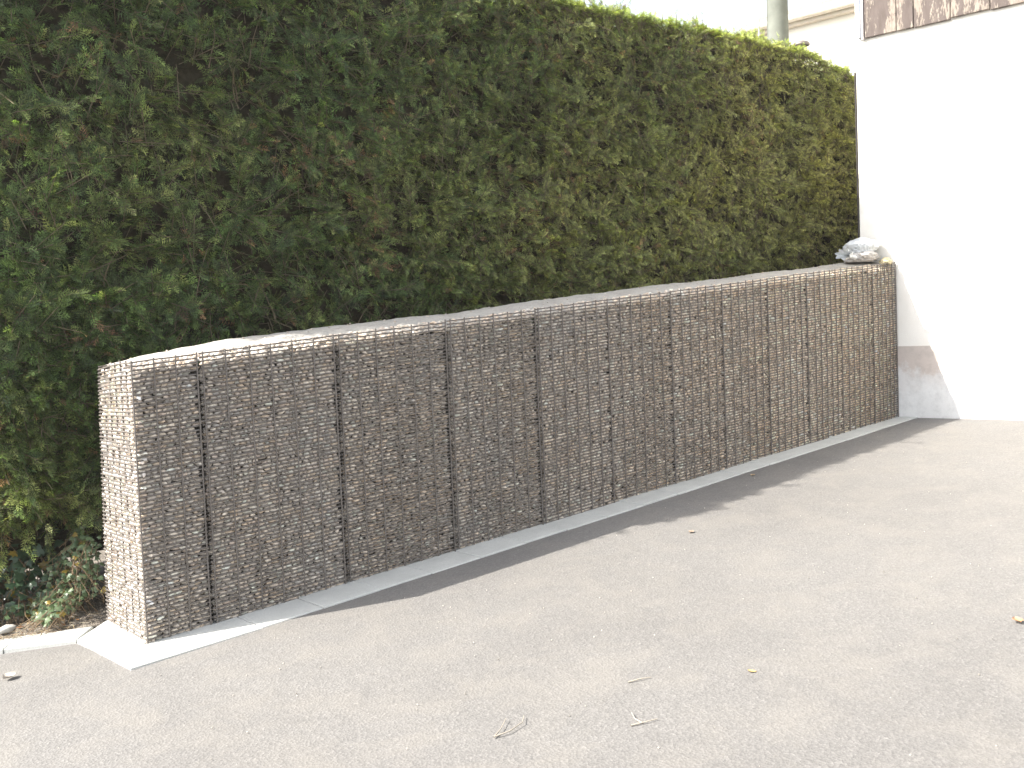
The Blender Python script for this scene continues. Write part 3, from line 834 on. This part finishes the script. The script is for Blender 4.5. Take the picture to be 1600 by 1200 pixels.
# small rounded cap seen above the hedge, to the right of the pole
cp = np.array((8.75, 2.50, 4.47))
capo = empty('vent_cap', (cp[0], cp[1], 3.2))
tag(capo, 'small grey-brown rounded cap just above the hedge, right of the wooden pole', 'vent cap')
prf = [(.0, .050), (.04, .047), (.072, .036), (.092, .016), (.098, -.006), (.086, -.012)]
V = []; ns = 18
for r_, z_ in prf:
    for q in range(ns): V.append((cp[0]+r_*math.cos(q*2*math.pi/ns), cp[1]+r_*math.sin(q*2*math.pi/ns), cp[2]+z_))
F = [[a_*ns+q, a_*ns+(q+1) % ns, (a_+1)*ns+(q+1) % ns, (a_+1)*ns+q] for a_ in range(5) for q in range(ns)]
M_cap = mat_plain('cap_metal', (.17, .15, .13), .5, .3)
link('dome', npmesh('dome', np.array(V), np.array(F), smooth=True), M_cap, capo)
V, F = polytube([(cp[0], cp[1], 3.2), (cp[0], cp[1], cp[2])], .028, 12); link('pipe', npmesh('pipe', V, F, smooth=True), M_cap, capo)

# thin dark post against the house corner where the hedge disappears
fp = (6.377, .321)
V, F = polytube([(fp[0], fp[1], z_) for z_ in np.linspace(gz(6.3)+1.2, 3.42, 4)], .008, 8)
o = link('fence_post', npmesh('fence_post', V, F, smooth=True), mat_plain('dark_post', (.030, .025, .022), .7))
tag(o, 'thin dark metal post standing against the corner of the white house', 'post')

# ------------------------------------------------------------------ plastic sacks on the far end of the gabion
def sack(name, c, size, rotz, seed, mat, label, tail=None, squash=.5, crease=.05):
    V, F = ico(5)
    V = np.sign(V)*np.abs(V)**.80
    V /= np.linalg.norm(V, axis=1, keepdims=True)**.35
    n1, n2, n3 = Noise(1.3, seed, 16), Noise(.45, seed+1, 24), Noise(.18, seed+2, 30)
    r = 1+.09*n1(V)+crease*(1-np.abs(n2(V)))*.9+crease*.45*(1-np.abs(n3(V)))
    V = V*r[:, None]*np.array(size)
    V[:, 2] = np.where(V[:, 2] < -size[2]*squash, -size[2]*squash+(V[:, 2]+size[2]*squash)*.1, V[:, 2])
    th = rotz; Rz = np.array([[math.cos(th), -math.sin(th), 0], [math.sin(th), math.cos(th), 0], [0, 0, 1]])
    root = empty(name, (c[0], c[1], c[2]-size[2]*squash))
    tag(root, label, 'sack', group=None)
    link('bag', npmesh('bag', V@Rz.T+np.array(c), F, smooth=True), mat, root)
    if tail is not None:
        T, TF = [], []; ns = 28
        for j, (u, rr) in enumerate([(-.06, .026), (0, .017), (.04, .030), (.08, .050), (.115, .064), (.130, .066)]):
            for q in range(ns):
                a_ = q*2*math.pi/ns; w_ = 1+.22*math.sin(a_*7)*min(1, j/3)
                loc = np.array([-u+.008*math.sin(a_*3)*(j > 3), rr*w_*math.cos(a_)*1.0, rr*w_*math.sin(a_)*.62+u*.12])
                T.append(loc@Rz.T+np.array(tail))
        for j in range(5):
            for q in range(ns): TF.append([j*ns+q, j*ns+(q+1) % ns, (j+1)*ns+(q+1) % ns, (j+1)*ns+q])
        link('gathered_neck', npmesh('neck', np.array(T), np.array(TF), smooth=True), mat, root)
    return root
M_sack = mat_plain('whitish_plastic', (.58, .60, .61), .45, 0, 26, .10, .5)
M_sack2 = mat_plain('dusty_plastic', (.50, .475, .45), .55, 0, 20, .10, .5)
M_sack3 = mat_plain('yellowish_plastic', (.50, .43, .26), .5, 0, 20, .12, .4)
zt = lambda x: gz(x)+1.34
sack('plastic_sack', (6.205, .20, zt(6.17)+.022), (.158, .12, .058), .05, 300, M_sack2, 'flattened dusty beige plastic sack lying under the upper white sack on the gabion', squash=.55, crease=.10)
sack('plastic_sack', (6.215, .21, zt(6.15)+.112), (.148, .12, .074), .12, 310, M_sack, 'crumpled whitish plastic sack with a gathered neck, lying on top of the other sack', tail=(5.905, .10, zt(6.0)+.040), squash=.6, crease=.07)
sack('plastic_sack', (6.325, .045, zt(6.3)-.030), (.070, .045, .032), .3, 320, M_sack3, 'small yellowish plastic bundle in front of the sacks, against the house wall', squash=.6, crease=.09)

# ------------------------------------------------------------------ bits on the asphalt
M_twig = mat_plain('bleached_twig', (.31, .275, .225), .8, 0, 60, .2)
def twig(pts_list, label, rads=.0025):
    c = np.array(pts_list[0][0]); base = (c[0], c[1], gz(c[0])+.003); parts = []; o_ = 0; Vs, Fs = [], []
    for pl in pts_list:
        P3 = [(p[0], p[1], gz(p[0])+.006+(p[2] if len(p) > 2 else 0)) for p in pl]
        V, F = polytube(P3, np.linspace(rads, rads*.5, len(P3)), 6); Vs.append(V); Fs.append(F+o_); o_ += len(V)
    V = np.concatenate(Vs)-np.array(base)
    o = link('twig', npmesh('twig', V, np.concatenate(Fs), smooth=True), M_twig); o.location = base
    tag(o, label, 'twig')
twig([[(.395, -2.06), (.45, -2.075, .004), (.52, -2.06, .006), (.56, -2.02, .004)], [(.395, -2.06), (.44, -2.04, .004), (.505, -1.99, .006)]], 'forked pale twig lying on the asphalt near the bottom centre of the yard', .0027)
twig([[(.735, -2.36), (.78, -2.385, .003), (.82, -2.40, .003)], [(.77, -2.38), (.775, -2.34, .004), (.80, -2.30, .006)]], 'small crooked pale twig right of the forked one near the photo bottom', .0028)
twig([[(.99, -2.10), (1.03, -2.12, .004), (1.07, -2.14, .002)]], 'short straight pale twig lying farther up the asphalt than the crooked one', .0028)
def dry_leaf(loc, size, rot, col, label, curl=.35):
    V, F = [], []; nu, nv = 9, 5
    for a_ in range(nu):
        t = a_/(nu-1); wd = math.sin(math.pi*min(1, t*.96+.02))**.8*.42
        for b_ in range(nv):
            s_ = b_/(nv-1)*2-1; V.append(((t-.5)*size, s_*wd*size, size*(curl*(s_*s_)*.35+curl*.5*(t-.5)**2)+.002))
    F = [[a_*nv+b_, (a_+1)*nv+b_, (a_+1)*nv+b_+1, a_*nv+b_+1] for a_ in range(nu-1) for b_ in range(nv-1)]
    o = link('dry_leaf', npmesh('dry_leaf', np.array(V), np.array(F), smooth=True), mat_plain('dry_leaf', col, .7, 0, 50, .25))
    o.location = (loc[0], loc[1], gz(loc[0])+.003); o.rotation_euler = (0.05, -math.atan(S), rot); tag(o, label, 'leaf')
dry_leaf((-.561, .125), .062, .4, (.42, .38, .33), 'pale curled dead leaf on the asphalt at the far left, below the concrete strip', .6)
dry_leaf((2.308, -2.897), .050, .9, (.36, .20, .11), 'orange dead leaf on the asphalt at the right edge')
dry_leaf((1.326, -2.396), .032, 1.9, (.40, .27, .12), 'tiny tan dead leaf on the open asphalt, right of the short twig')
dry_leaf((2.717, -.908), .038, .2, (.26, .20, .15), 'small brown dead leaf on the asphalt just beyond the edge of the wall shadow')
dry_leaf((4.05, -.30), .040, .2, (.30, .22, .13), 'small brown dead leaf at the outer edge of the concrete slabs in the shadow')
gr = np.random.default_rng(99); P = []
xx = gr.uniform(-1.5, 6.2, 420); yy = gr.uniform(-4.2, -.3, 420); rr = gr.uniform(.0015, .0042, 420)
P = np.stack([xx, yy, gz(xx)+rr*.5+.001], 1); C = np.array([[.45, .42, .37]])*gr.uniform(.4, 1.1, (420, 1))
V, F, C = stamp(*ST0[0], rotm(gr, 420, .5)*rr[:, None, None], P, C)
o = link('loose_grit', npmesh('grit', V, F, C, smooth=True), M_stone)
tag(o, 'tiny loose stones scattered over the asphalt', 'grit', kind='stuff')

# ------------------------------------------------------------------ thin air volume added to lift the darks like lens veil
bm = bmesh.new(); bmesh.ops.create_cube(bm, size=1)
for v in bm.verts: v.co = Vector((v.co.x*700, v.co.y*700, (-26 if v.co.z < 0 else 9.5)))
me = bpy.data.meshes.new('added_haze'); bm.to_mesh(me); bm.free()
hm = bpy.data.materials.new('added_haze'); hm.use_nodes = True; hn = hm.node_tree; hn.nodes.clear()
pv = hn.nodes.new('ShaderNodeVolumePrincipled'); pv.inputs['Density'].default_value = HAZE; pv.inputs['Color'].default_value = (.96, .93, .88, 1); pv.inputs['Anisotropy'].default_value = .2
ho = hn.nodes.new('ShaderNodeOutputMaterial'); hn.links.new(pv.outputs[0], ho.inputs['Volume'])
o = link('added_haze', me, hm); tag(o, kind='stuff')
